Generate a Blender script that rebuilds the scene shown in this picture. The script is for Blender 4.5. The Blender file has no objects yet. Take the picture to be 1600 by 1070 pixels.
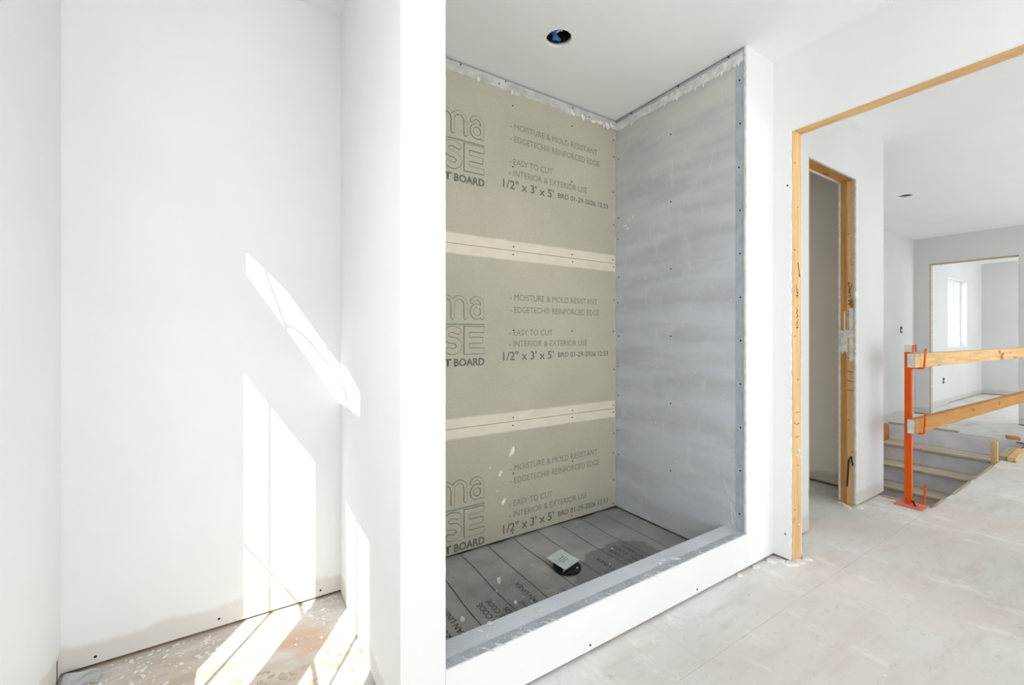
import bpy, bmesh, math, random
from mathutils import Vector, Matrix
random.seed(7)
C = bpy.context.scene.collection
scn = bpy.context.scene
# ------------------------------------------------------------------ camera, world, light
H = 1.091          # camera height
ZC = 2.45          # ceiling height
cam_d = bpy.data.cameras.new('camera'); cam = bpy.data.objects.new('camera', cam_d); C.objects.link(cam)
cam.location = (0, 0, H); cam.rotation_euler = (math.pi/2, 0, math.radians(-32.2))
cam_d.sensor_width = 36; cam_d.lens = 660/1600*36; cam_d.shift_y = -10/1600; cam_d.clip_start = 0.02
scn.camera = cam
scn.view_settings.view_transform = 'Standard'; scn.view_settings.look = 'None'
scn.view_settings.gamma = 1; scn.view_settings.exposure = 0.04; scn.view_settings.use_curve_mapping = False
w = bpy.data.worlds.new('sky'); scn.world = w; w.use_nodes = True
w.node_tree.nodes['Background'].inputs[0].default_value = (0.98, 0.99, 1.0, 1)
w.node_tree.nodes['Background'].inputs[1].default_value = 1.25
SUN = Vector((0.552, 0.834, -0.842)).normalized()
sd = bpy.data.lights.new('sun', 'SUN'); sd.energy = 7.8; sd.angle = math.radians(0.22); sd.color = (1, .98, .95)
so = bpy.data.objects.new('sun', sd); C.objects.link(so); so.rotation_euler = SUN.to_track_quat('-Z', 'Y').to_euler()
def area(name, loc, direction, sx, sy, power, col=(.985, .99, 1)):
    d = bpy.data.lights.new(name, 'AREA'); d.shape = 'RECTANGLE'; d.size = sx; d.size_y = sy; d.energy = power; d.color = col
    o = bpy.data.objects.new(name, d); C.objects.link(o); o.location = loc
    o.rotation_euler = Vector(direction).to_track_quat('-Z', 'Y').to_euler(); return o
# daylight at the left and far windows, plus added lamps along the rear
area('daylight_left_window', (-.72, .55, 1.35), (1, 0, 0), 1.15, 1.5, 15)
area('added_rear_daylight', (.86, -2.58, 1.21), (0, 1, 0), 2.5, 2.1, 42)  # added fill for the bathroom, at an invented window behind the camera
area('added_hall_daylight', (5.1, -2.58, 1.21), (0, 1, 0), 4.2, 2.1, 60)  # added fill for the hall, its window is invented too
area('added_end_room_daylight', (9.9, -2.58, 1.21), (0, 1, 0), 2.4, 2.1, 80)  # added fill for the end room, from an invented unseen window
area('daylight_far_window', (10.2, 2.22, 1.48), (0, -1, 0), 1.0, 1.0, 8)

# ------------------------------------------------------------------ materials
def S(r, g, b):
    f = lambda c: (c/255/12.92) if c/255 <= .04045 else ((c/255+.055)/1.055)**2.4
    return (f(r), f(g), f(b), 1)
class NT:
    def __init__(s, name):
        s.m = bpy.data.materials.new(name); s.m.use_nodes = True; s.t = s.m.node_tree; s.n = s.t.nodes; s.l = s.t.links
        s.b = s.n['Principled BSDF']; s.pos = s.n.new('ShaderNodeNewGeometry').outputs['Position']
        s.b.inputs['Specular IOR Level'].default_value = .25
    def put(s, v, sock):
        if isinstance(v, bpy.types.NodeSocket): s.l.new(v, sock)
        else: sock.default_value = v
    def noise(s, scale=5, detail=4, stretch=(1, 1, 1), rough=.55, off=(0, 0, 0)):
        mp = s.n.new('ShaderNodeMapping'); mp.inputs['Scale'].default_value = stretch; mp.inputs['Location'].default_value = off
        s.l.new(s.pos, mp.inputs['Vector'])
        x = s.n.new('ShaderNodeTexNoise'); x.inputs['Scale'].default_value = scale; x.inputs['Detail'].default_value = detail
        x.inputs['Roughness'].default_value = rough; s.l.new(mp.outputs[0], x.inputs['Vector']); return x.outputs['Fac']
    def ramp(s, f, a, b, va=0., vb=1.):
        x = s.n.new('ShaderNodeMapRange'); s.put(f, x.inputs[0]); x.inputs[1].default_value = a; x.inputs[2].default_value = b
        x.inputs[3].default_value = va; x.inputs[4].default_value = vb; return x.outputs[0]
    def mix(s, f, a, b, mode='MIX'):
        x = s.n.new('ShaderNodeMix'); x.data_type = 'RGBA'; x.blend_type = mode
        s.put(f, x.inputs[0]); s.put(a, x.inputs[6]); s.put(b, x.inputs[7]); return x.outputs[2]
    def math(s, op, a, b=0.):
        x = s.n.new('ShaderNodeMath'); x.operation = op; s.put(a, x.inputs[0]); s.put(b, x.inputs[1]); return x.outputs[0]
    def xyz(s):
        x = s.n.new('ShaderNodeSeparateXYZ'); s.l.new(s.pos, x.inputs[0]); return x.outputs
    def bump(s, h, strength=.2, dist=.003):
        x = s.n.new('ShaderNodeBump'); x.inputs['Strength'].default_value = strength; x.inputs['Distance'].default_value = dist
        s.l.new(h, x.inputs['Height']); s.l.new(x.outputs[0], s.b.inputs['Normal'])
    def done(s, col, rough=.8, metal=0):
        s.put(col, s.b.inputs['Base Color']); s.put(rough, s.b.inputs['Roughness']); s.b.inputs['Metallic'].default_value = metal; return s.m

def m_simple(name, c1, c2=None, scale=8, rough=.8, metal=0, bump=0, stretch=(1, 1, 1), det=4):
    t = NT(name); f = t.noise(scale, det, stretch)
    if bump: t.bump(f, bump)
    return t.done(t.mix(t.ramp(f, .35, .65), S(*c1), S(*(c2 or c1))), rough, metal)
def m_wall(name, c, dirt=None):
    t = NT(name); f = t.noise(1.3, 5); g = t.noise(60, 3)
    col = t.mix(t.ramp(f, .3, .7), S(*c), S(*[max(0, v-7) for v in c]))
    if dirt:
        z = t.xyz()[2]; n = t.noise(9, 5, (1, 1, .6)); zz = t.math('ADD', z, t.math('MULTIPLY', n, -.09))
        col = t.mix(t.ramp(zz, .03, .05, .5, 0.), col, S(*dirt))
    t.bump(g, .08, .001); return t.done(col, .75)
M = {}
M['white'] = m_wall('primed_drywall', (244, 244, 244), (214, 203, 190))
M['white_clean'] = m_wall('primed_drywall_clean', (244, 244, 244))
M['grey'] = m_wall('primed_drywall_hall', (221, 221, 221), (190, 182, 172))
M['closet'] = m_wall('drywall_closet', (252, 247, 236), (190, 182, 168))
M['ceil'] = m_wall('ceiling_paint', (251, 251, 250))
M['mud'] = m_simple('joint_compound', (240, 239, 236), (216, 213, 208), 30, .85, bump=.3)
M['mudgrey'] = m_simple('joint_compound_grey', (214, 212, 208), (186, 183, 178), 18, .85, bump=.2)
M['black'] = m_simple('black_plastic', (22, 22, 24), (30, 30, 32), 30, .45)
M['dark'] = m_simple('dark_void_board', (60, 52, 44), (40, 35, 30), 14, .9)
M['screw'] = m_simple('screw_black', (38, 38, 40), (26, 26, 28), 50, .5, .4)
M['plate'] = m_simple('bottom_plate_wood', (140, 112, 84), (112, 88, 64), 20, .85)
def m_wood(name, axis, c1=(236, 198, 146), c2=(214, 170, 116), c3=(150, 98, 56)):
    t = NT(name); st = [14, 14, 14]; st[axis] = .8; f = t.noise(3, 5, tuple(st), .6); g = t.noise(14, 3, tuple(st))
    st2 = [3, 3, 3]; st2[axis] = 1.2; k = t.noise(4.5, 2, tuple(st2), .4, (3, 1, 7))
    col = t.mix(t.ramp(f, .35, .68), S(*c1), S(*c2)); col = t.mix(t.ramp(g, .55, .75, 0, .35), col, S(*c3))
    col = t.mix(t.ramp(k, .68, .73, 0, .8), col, S(*c3)); t.bump(f, .15, .002); return t.done(col, .7)
M['wx'], M['wy'], M['wz'] = m_wood('pine_x', 0), m_wood('pine_y', 1), m_wood('pine_z', 2)
M['wz2'] = m_wood('pine_z_dark', 2, (214, 160, 98), (188, 130, 72), (110, 70, 38))
M['wx2'] = m_wood('pine_x_dark', 0, (198, 146, 84), (184, 128, 68), (140, 92, 48))
M['wfar'] = m_wood('pine_dusty', 0, (200, 184, 160), (182, 162, 134), (150, 128, 100))
# cement board
t = NT('cement_board'); z = t.xyz()[2]; n = t.noise(22, 4, (.5, 1, 1))
d = t.math('MINIMUM', t.math('ABSOLUTE', t.math('SUBTRACT', z, .634)), t.math('ABSOLUTE', t.math('SUBTRACT', z, 1.548)))
d = t.math('ADD', d, t.math('MULTIPLY', t.math('SUBTRACT', n, .5), .008))
f = t.noise(1.6, 5); fine = t.noise(160, 2)
col = t.mix(t.ramp(f, .3, .7), S(198, 191, 172), S(184, 178, 160)); col = t.mix(t.ramp(fine, .35, .7, 0, .16), col, S(130, 126, 110))
col = t.mix(t.ramp(d, .046, .056, 1, 0), col, t.mix(t.ramp(n, .4, .7), S(228, 219, 200), S(220, 210, 190)))
t.bump(fine, .15, .001); M['cement'] = t.done(col, .85)
# right wall membrane panel
t = NT('cement_panel_grey'); a = t.noise(2.2, 5); b = t.noise(3.2, 3, (.3, .5, 2.8)); c = t.noise(11, 6, (1, 1, .8), .7, (5, 2, 1)); s = t.noise(7, 6, (1, 3, .6), .75, (1, 9, 4))
z = t.xyz()[2]; zw = t.math('ADD', z, t.math('MULTIPLY', a, .8))
col = t.mix(t.ramp(zw, 1.7, 2.9), S(208, 214, 222), S(214, 212, 201))  # warmer towards the top: warm bounce light put into the colour
col = t.mix(t.ramp(b, .36, .6, .75, 0), col, S(188, 191, 194)); col = t.mix(t.ramp(c, .52, .72, 0, .6), col, S(220, 222, 222))
col = t.mix(t.ramp(s, .62, .72, 0, .6), col, S(234, 235, 235)); t.bump(c, .1, .001); M['panel'] = t.done(col, .62)
M['bead'] = m_simple('metal_bead_mud', (190, 196, 204), (172, 179, 188), 20, .6, .1)
# curb membrane
t = NT('curb_membrane'); a = t.noise(4, 5); c = t.noise(38, 3); col = t.mix(t.ramp(a, .35, .65), S(226, 229, 237), S(206, 211, 220))
col = t.mix(t.ramp(c, .66, .74, 0, .8), col, S(232, 232, 232)); t.bump(c, .15, .001); M['curb'] = t.done(col, .6)
# liner
t = NT('shower_pan_vinyl'); a = t.noise(2.6, 6, (1, 1, 1), .62); s = t.noise(9, 5, (.5, 2.5, 1), .7, (4, 2, 0)); c = t.noise(60, 2)
X, Y, Z = t.xyz()
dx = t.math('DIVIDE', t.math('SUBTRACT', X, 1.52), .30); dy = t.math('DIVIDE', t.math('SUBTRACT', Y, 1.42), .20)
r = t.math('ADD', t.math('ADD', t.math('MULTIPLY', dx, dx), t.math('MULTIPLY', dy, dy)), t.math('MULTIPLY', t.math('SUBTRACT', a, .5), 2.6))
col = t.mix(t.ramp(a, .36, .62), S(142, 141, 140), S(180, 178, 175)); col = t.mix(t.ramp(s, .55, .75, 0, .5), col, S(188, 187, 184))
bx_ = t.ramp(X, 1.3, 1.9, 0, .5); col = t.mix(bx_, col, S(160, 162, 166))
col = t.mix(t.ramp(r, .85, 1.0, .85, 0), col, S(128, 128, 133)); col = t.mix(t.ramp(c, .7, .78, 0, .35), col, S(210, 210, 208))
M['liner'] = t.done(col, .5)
M['ink'] = m_simple('printed_ink', (122, 122, 114), (138, 137, 127), 70, .8)
M['inkd'] = m_simple('printed_ink_dark', (98, 100, 98), (120, 120, 114), 90, .8)
M['inkl'] = m_simple('liner_ink', (74, 74, 76), (92, 92, 94), 60, .6)
M['inkband'] = m_simple('printed_band', (142, 150, 142), (150, 154, 146), 60, .8)
M['pen'] = m_simple('marker_ink', (86, 66, 44), (60, 46, 36), 60, .7)
# subfloor
t = NT('dusty_subfloor'); X, Y, Z = t.xyz(); a = t.noise(1.7, 6, (1, 1, 1), .6); b = t.noise(4, 7, (.6, 2.2, 1), .72, (3, 3, 3)); c = t.noise(20, 6, (.7, 1.3, 1), .75); e = t.noise(.9, 4, (1, 1, 1), .5, (8, 1, 0)); g = t.noise(3.2, 7, (1.8, .8, 1), .75, (1, 7, 2))
col = t.mix(t.ramp(a, .35, .65), S(232, 233, 233), S(216, 216, 214)); col = t.mix(t.ramp(b, .50, .66, 0, .55), col, S(198, 190, 178))
col = t.mix(t.ramp(e, .48, .64, 0, .5), col, S(230, 216, 207)); col = t.mix(t.ramp(g, .54, .64, 0, .7), col, S(244, 243, 240)); col = t.mix(t.ramp(c, .58, .72, 0, .6), col, S(186, 178, 168))
al = t.math('MULTIPLY', t.ramp(X, .30, .40, 1, 0), t.ramp(b, .40, .60, .25, .8)); col = t.mix(al, col, S(188, 172, 152))
al2 = t.math('MULTIPLY', t.ramp(X, .30, .40, 1, 0), t.ramp(a, .52, .6, 0, .5)); col = t.mix(al2, col, S(214, 164, 124))
t.bump(c, .35, .004); M['floor'] = t.done(col, .85)
t = NT('stair_riser'); a = t.noise(5, 5, (1, 1, 1)); M['riser'] = t.done(t.mix(t.ramp(a, .35, .65), S(240, 240, 248), S(222, 222, 232)), .6)
M['tread'] = m_simple('stair_tread', (232, 220, 200), (206, 190, 170), 6, .85, bump=.1, stretch=(1, .25, 1))
M['orange'] = m_simple('orange_paint', (240, 100, 18), (232, 88, 12), 14, .45)
M['orange_dust'] = m_simple('orange_paint_dusty', (222, 140, 122), (226, 118, 88), 16, .7)
M['vinyl'] = m_simple('white_vinyl', (244, 244, 246), (238, 238, 240), 9, .4)
M['tag'] = m_simple('white_tag', (238, 232, 230), (226, 214, 210), 60, .6)
M['steel'] = m_simple('dusty_steel', (222, 228, 222), (196, 206, 210), 24, .4, .15)
M['blue'] = m_simple('blue_cable', (60, 130, 200), (40, 100, 170), 40, .4)
M['wire_white'] = m_simple('white_cable', (210, 218, 226), (190, 200, 210), 40, .4)
t = NT('window_glass'); tr = t.n.new('ShaderNodeBsdfTransparent'); tr.inputs[0].default_value = (.95, .97, .97, 1)
gl = t.n.new('ShaderNodeBsdfGlossy'); gl.inputs['Roughness'].default_value = .02; 
mx = t.n.new('ShaderNodeMixShader'); mx.inputs[0].default_value = .06; t.l.new(tr.outputs[0], mx.inputs[1]); t.l.new(gl.outputs[0], mx.inputs[2])
t.l.new(mx.outputs[0], t.n['Material Output'].inputs[0]); M['glass'] = t.m

# ------------------------------------------------------------------ helpers
ORG = {}
def obj(name, bm, m, parent=None, smooth=False, origin=None):
    me = bpy.data.meshes.new(name)
    bmesh.ops.recalc_face_normals(bm, faces=bm.faces[:]) if not getattr(bm, '_keep', 0) else None
    vs = [v.co for v in bm.verts]
    o0 = Vector(origin) if origin is not None else Vector(((min(v.x for v in vs)+max(v.x for v in vs))/2, (min(v.y for v in vs)+max(v.y for v in vs))/2, min(v.z for v in vs)))
    for v in bm.verts: v.co -= o0
    bm.to_mesh(me); bm.free()
    if smooth:
        for p in me.polygons: p.use_smooth = True
    me.materials.append(M[m]); o = bpy.data.objects.new(name, me); C.objects.link(o)
    po = Vector((0, 0, 0))
    if parent: o.parent = parent; po = ORG[parent.name]
    o.location = o0-po; ORG[o.name] = o0; return o
def tag(o, label, cat, group=None):
    o['label'] = label; o['category'] = cat
    if group: o['group'] = group
    return o
def thing(name, loc, label, cat, group=None):
    o = bpy.data.objects.new(name, None); C.objects.link(o); o.location = loc; ORG[o.name] = Vector(loc); o.empty_display_size = .1
    return tag(o, label, cat, group)
def struct(o, label=None):
    o['kind'] = 'structure'
    if label: o['label'] = label
    return o
def sempty(name, loc, label):
    o = bpy.data.objects.new(name, None); C.objects.link(o); o.location = loc; ORG[o.name] = Vector(loc); o['kind'] = 'structure'; o['label'] = label; return o
def bx(bm, x0, x1, y0, y1, z0, z1, mat=None):
    vs = [bm.verts.new(p) for p in ((x0, y0, z0), (x1, y0, z0), (x1, y1, z0), (x0, y1, z0), (x0, y0, z1), (x1, y0, z1), (x1, y1, z1), (x0, y1, z1))]
    for f in ((3, 2, 1, 0), (4, 5, 6, 7), (0, 1, 5, 4), (1, 2, 6, 5), (2, 3, 7, 6), (3, 0, 4, 7)): bm.faces.new([vs[i] for i in f])
    if mat:
        for v in vs: v.co = mat @ v.co
    return vs
def B(*a, **k):
    bm = bmesh.new(); bx(bm, *a); return bm
def Bs(*boxes):
    bm = bmesh.new()
    for b in boxes: bx(bm, *b)
    return bm
def bev(bm, w_=.002, seg=1):
    bmesh.ops.bevel(bm, geom=bm.edges[:], offset=w_, segments=seg, affect='EDGES'); return bm
def tube(bm, pts, r, seg=10):
    pts = [Vector(p) for p in pts]; rings = []
    for i, p in enumerate(pts):
        d = (pts[min(i+1, len(pts)-1)]-pts[max(i-1, 0)]).normalized()
        a = d.orthogonal().normalized() if i == 0 else (rings_a - d*rings_a.dot(d)).normalized(); rings_a = a; b = d.cross(a)
        rings.append([bm.verts.new(p+r*(math.cos(k*2*math.pi/seg)*a+math.sin(k*2*math.pi/seg)*b)) for k in range(seg)])
    for r0, r1 in zip(rings, rings[1:]):
        for k in range(seg): bm.faces.new((r0[k], r0[(k+1) % seg], r1[(k+1) % seg], r1[k]))
    bm.faces.new(rings[0][::-1]); bm.faces.new(rings[-1])
def rbox(bm, c, sx, sy, sz, rz=0, rx=0, ry=0):
    mt = Matrix.Translation(c) @ Matrix.Rotation(rz, 4, 'Z') @ Matrix.Rotation(rx, 4, 'X') @ Matrix.Rotation(ry, 4, 'Y')
    return bx(bm, -sx/2, sx/2, -sy/2, sy/2, -sz/2, sz/2, mt)
def curve_mesh(splines, e, fn):
    """2D outline with holes, extruded; fn maps (u,v,w) to world"""
    cu = bpy.data.curves.new('c', 'CURVE'); cu.dimensions = '2D'; cu.fill_mode = 'BOTH'; cu.extrude = e
    for pts in splines:
        s = cu.splines.new('POLY'); s.points.add(len(pts)-1); s.use_cyclic_u = True
        for p, q in zip(s.points, pts): p.co = (q[0], q[1], 0, 1)
    return _eval(cu, fn)
def _eval(cu, fn):
    o = bpy.data.objects.new('c', cu); C.objects.link(o); dg = bpy.context.evaluated_depsgraph_get(); dg.update()
    me = bpy.data.meshes.new_from_object(o.evaluated_get(dg)); bm = bmesh.new(); bm.from_mesh(me)
    bpy.data.objects.remove(o); bpy.data.curves.remove(cu); bpy.data.meshes.remove(me)
    bmesh.ops.remove_doubles(bm, verts=bm.verts[:], dist=1e-5)
    for v in bm.verts: v.co = Vector(fn(*v.co))
    return bm
def text_bm(s, u0, u1, vbase, cap, fn, outline=0, align='L', bold=0, extr=0.0003):
    cu = bpy.data.curves.new('t', 'FONT'); cu.body = s; cu.size = 1; cu.offset = bold; cu.resolution_u = 3
    if outline: cu.dimensions = '3D'; cu.fill_mode = 'NONE' if False else 'FULL'; 
    dg = bpy.context.evaluated_depsgraph_get()
    if outline:
        # stroke: bevelled outline without fill
        o = bpy.data.objects.new('t', cu); C.objects.link(o); dg.update()
        me = bpy.data.meshes.new_from_object(o.evaluated_get(dg)); bm0 = bmesh.new(); bm0.from_mesh(me)
        bpy.data.objects.remove(o); bpy.data.curves.remove(cu); bpy.data.meshes.remove(me)
        bmesh.ops.remove_doubles(bm0, verts=bm0.verts[:], dist=1e-5)
        edges = [(e.verts[0].co.copy(), e.verts[1].co.copy()) for e in bm0.edges if len(e.link_faces) < 2]
        xs = [v.co.x for v in bm0.verts]; bm0.free(); sx = (u1-u0)/(max(xs)-min(xs)); mx_ = min(xs); sy = cap/.72
        bm = bmesh.new()
        for a, b in edges:
            a = Vector((u0+(a.x-mx_)*sx, vbase+a.y*sy, 0)); b = Vector((u0+(b.x-mx_)*sx, vbase+b.y*sy, 0)); d = (b-a)
            if d.length < 1e-6: continue
            d.normalize(); nrm = Vector((-d.y, d.x, 0))*outline; a -= d*outline*.5; b += d*outline*.5
            bm.faces.new([bm.verts.new(Vector(fn(*p))) for p in (a-nrm, b-nrm, b+nrm, a+nrm)])
        return bm
    bm = _eval(cu, lambda x, y, z_: (x, y, z_))
    xs = [v.co.x for v in bm.verts]; sx = (u1-u0)/(max(xs)-min(xs)); mx_ = min(xs)
    for v in bm.verts: v.co = Vector(fn(u0+(v.co.x-mx_)*sx, vbase+v.co.y*cap/.72, v.co.z))
    return bm
def dots(pts, n, r=.0035, t_=.0015, seg=6):
    """small screw heads at pts, facing n"""
    bm = bmesh.new(); n = Vector(n); a = n.orthogonal().normalized(); b = n.cross(a)
    for p in pts:
        p = Vector(p); lo = [bm.verts.new(p+r*(math.cos(k*6.2832/seg)*a+math.sin(k*6.2832/seg)*b)) for k in range(seg)]
        hi = [bm.verts.new(v.co+n*t_) for v in lo]; bm.faces.new(hi)
        for k in range(seg): bm.faces.new((lo[k], lo[(k+1) % seg], hi[(k+1) % seg], hi[k]))
    return bm
def stuff(o): o['kind'] = 'stuff'; return o
def wavy(axis, a0, a1, fixed, proud, z0, z1, amp=.006, n=60, sgn=-1, spikes=0):
    """strip of compound on a wall: runs along axis, lower edge ragged"""
    bm = bmesh.new(); rows = []
    wv = 0
    for i in range(n+1):
        wv = max(-amp, min(amp, wv+random.uniform(-amp, amp)*.45))
        a = a0+(a1-a0)*i/n; zb = z0+wv-(random.uniform(.006, .02) if random.random() < spikes else 0)
        P = lambda d, z_: (a, fixed+d, z_) if axis == 'x' else (fixed+d, a, z_)
        rows.append([bm.verts.new(P(0, zb)), bm.verts.new(P(sgn*proud, zb+.003)), bm.verts.new(P(sgn*proud, z1)), bm.verts.new(P(0, z1))])
    for r0, r1 in zip(rows, rows[1:]):
        for k in range(4): bm.faces.new((r0[k], r0[(k+1) % 4], r1[(k+1) % 4], r1[k]))
    bm.faces.new(rows[0]); bm.faces.new(rows[-1][::-1]); return bm
def rag_v(plane, fixed, c, z0, z1, w_, proud, amp, n=80, sgn=-1):
    """vertical ragged bead of compound; plane 'y' = lies on Y=fixed, around X=c"""
    bm = bmesh.new(); rows = []
    for i in range(n+1):
        z_ = z0+(z1-z0)*i/n; l = c-w_/2+random.uniform(-amp, amp); r_ = c+w_/2+random.uniform(-amp, amp)
        P = lambda u, d: (u, fixed+d, z_) if plane == 'y' else (fixed+d, u, z_)
        rows.append([bm.verts.new(P(l, 0)), bm.verts.new(P(l+.001, sgn*proud)), bm.verts.new(P(r_-.001, sgn*proud)), bm.verts.new(P(r_, 0))])
    for r0, r1 in zip(rows, rows[1:]):
        for k in range(4): bm.faces.new((r0[k], r0[(k+1) % 4], r1[(k+1) % 4], r1[k]))
    bm.faces.new(rows[0]); bm.faces.new(rows[-1][::-1]); return bm
def blob(bm, p, n, r, th=.002, asp=1.0, rot=None, k=9):
    """irregular flat splash"""
    n = Vector(n); a = n.orthogonal().normalized(); b = n.cross(a); rot = random.uniform(0, 6.28) if rot is None else rot
    a, b = a*math.cos(rot)+b*math.sin(rot), b*math.cos(rot)-a*math.sin(rot); p = Vector(p)
    lo = [];
    for i in range(k):
        q = r*random.uniform(.65, 1.15); an = i*6.2832/k; lo.append(p+a*math.cos(an)*q*asp+b*math.sin(an)*q)
    L = [bm.verts.new(v) for v in lo]; U = [bm.verts.new(p+(v-p)*.75+n*th) for v in lo]
    bm.faces.new(U)
    for i in range(k): bm.faces.new((L[i], L[(i+1) % k], U[(i+1) % k], U[i]))

# ------------------------------------------------------------------ setting: floor, ceiling
G = .012     # gap under the drywall
fl = struct(obj('floor', Bs((-.62, 3.68, -2.6, 2.13, -.25, -.018), (6.8, 11.9, -2.6, 2.13, -.25, -.018), (3.68, 6.8, -2.6, .85, -.25, -.018)), 'floor'), 'dusty plywood subfloor')
xs = [-.62, 1.24, 3.68]
sheets = []
for r_, (ya, yb) in enumerate(((-2.6, -1.55), (-1.55, -.33), (-.33, .85), (.85, 2.13))):
    cuts = [[-.62, .62, 3.06, 5.5, 7.94, 10.38, 11.9], [-.62, 1.84, 4.28, 6.8, 9.2, 11.9], [-.62, .9, 3.34, 5.78, 6.8, 9.24, 11.9], [-.62, 1.3, 3.68, None, 6.8, 9.24, 11.9]][r_]
    for a, b in zip(cuts, cuts[1:]):
        if a is None or b is None: continue
        sheets.append((a, b, ya, yb))
for a, b, ya, yb in sheets:
    obj('plywood_sheet', bev(B(a+.0004, b-.0004, ya+.0004, yb-.0004, -.018, random.uniform(-.0005, 0)), .0006), 'floor', fl)
def circ(cx, cy, r, n=40): return [(cx+r*math.cos(i*2*math.pi/n), cy+r*math.sin(i*2*math.pi/n)) for i in range(n)]
POT = [(1.21, 1.52), (5.42, 1.44)]
struct(obj('ceiling', curve_mesh([[(-.62, -2.6), (11.9, -2.6), (11.9, 2.13), (-.62, 2.13)]]+[circ(x, y, .058) for x, y in POT], .01, lambda u, v, w_: (u, v, ZC+.01+w_)), 'ceil'), 'white drywall ceiling')

# ------------------------------------------------------------------ walls
def wall(name, boxes, m, label, plates=(), origin=None):
    o = struct(obj(name, Bs(*boxes), m), label)
    for p in plates: obj('bottom_plate', B(*p), 'plate', o)
    return o
# left wall with window opening
wall('wall_left', [(-.62, -.5, -2.6, -.06, G, ZC), (-.62, -.5, 1.22, 2.03, G, ZC), (-.62, -.5, -.06, 1.22, G, .54), (-.62, -.5, -.06, 1.22, 2.425, ZC)], 'white', 'white primed drywall wall at the left of the alcove', [(-.61, -.51, -2.6, 2.03, 0, G)])
obj('corner_gap', B(-.5008, -.4992, 1.872, 1.877, .004, .075), 'dark', bpy.data.objects['wall_left'])
wb = wall('wall_alcove', [(-.5, .34, 1.91, 2.03, G, ZC)], 'white', 'white drywall back wall of the sunlit alcove', [(-.49, .34, 1.922, 2.02, 0, G)])
stuff(obj('screw', dots([(-.42, 1.91, .035), (-.085, 1.91, .04), (.262, 1.91, .035)], (0, -1, 0), .0042), 'screw', wb))
wp = wall('wall_partition', [(.34, .4535, 1.098, 2.03, G, ZC), (.34, .466, 1.085, 1.098, G, ZC)], 'white', 'white partition wall between alcove and shower', [(.352, .45, 1.10, 2.02, 0, G)])
obj('cement_panel', B(.4535, .466, 1.099, 1.91, .02, ZC-.02), 'panel', wp)
obj('corner_compound', rag_v('x', .466, 1.088, .17, ZC-.003, .004, .0015, .0015, 120, 1), 'mud', wp)
# shower back
def stroke(bm, pts, w_, y0, rnd):
    h = w_/2
    for (a, b) in zip(pts, pts[1:]):
        a = Vector((a[0], 0, a[1])); b = Vector((b[0], 0, b[1])); d = (b-a).normalized(); n = Vector((-d.z, 0, d.x))*h
        if not rnd: a, b = a-d*h, b+d*h
        y = y0-len(bm.faces)*3e-6; bm.faces.new([bm.verts.new(v+Vector((0, y, 0))) for v in (a-n, b-n, b+n, a+n)])
    if rnd:
        for p in pts:
            y = y0-len(bm.faces)*3e-6; bm.faces.new([bm.verts.new((p[0]+h*math.cos(k*math.pi/5), y, p[1]+h*math.sin(k*math.pi/5))) for k in range(10)])
def arc(cx, cz, rx, rz, a0, a1, n=12): return [(cx+rx*math.cos(math.radians(a0+(a1-a0)*i/n)), cz+rz*math.sin(math.radians(a0+(a1-a0)*i/n))) for i in range(n+1)]
_b, _h = .092, .100       # baseline and x-height of the upper word
LOGO = []
def L1(*p): LOGO.append((list(p), .021, True))
for q in (.788, .858): L1(*([(q, _b), (q, _b+.055)]+arc(q+.035, _b+.06, .035, .04, 180, 0)+[(q+.07, _b)])) 
L1((.788, _b), (.788, _b+_h))
L1(*(arc(.99, _b+.062, .032, .038, 150, 0)+[(1.022, _b)])); L1(*arc(.992, _b+.032, .030, .030, 0, 360, 20))
L1(*(arc(.72, _b+.06, .03, .04, 140, 180)+[(.69, _b)])); L1((.69, _b), (.69, _b+_h))
L1(*([(.66, _b+.05), (.59, _b+.05)]+arc(.625, _b+.05, .037, .05, 10, 320, 20)))
L1((.50, _b), (.50, _b+.135), (.54, _b+.135)); L1(*(arc(.54, _b+.098, .03, .037, 90, -90)+[(.50, _b+.061)]))
def L2(*p): LOGO.append((list(p), .033, False))
_z = -.0755
L2((.934, _z), (.934, _z+.109)); L2((.95, _z+.109), (1.017, _z+.109)); L2((.95, _z+.0545), (1.010, _z+.0545)); L2((.95, _z), (1.017, _z))
LOGO.append(([(.888, _z+.100)]+arc(.855, _z+.082, .035, .027, 60, 270, 12)+arc(.857, _z+.027, .035, .028, 90, -130, 14), .033, True))
LOGO.append(([(.715, _z), (.748, _z+.115), (.782, _z)], .033, True)); L2((.73, _z+.03), (.765, _z+.03))
L2((.62, _z), (.62, _z+.109)); LOGO.append(([(.62, _z+.109)]+arc(.655, _z+.082, .03, .027, 90, -90)+[(.63, _z+.055)]+arc(.657, _z+.027, .032, .027, 90, -90)+[(.62, _z)], .033, True))
ws = wall('wall_shower_back', [(.4535, 1.99, 1.9235, 2.03, 0, ZC)], 'dark', 'shower back wall of three grey-beige cement boards')
zj = [(0.018, .6335), (.6355, 1.547), (1.549, 2.443)]
P = lambda u, v, w_: (u, 1.9096-w_, v)
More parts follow.
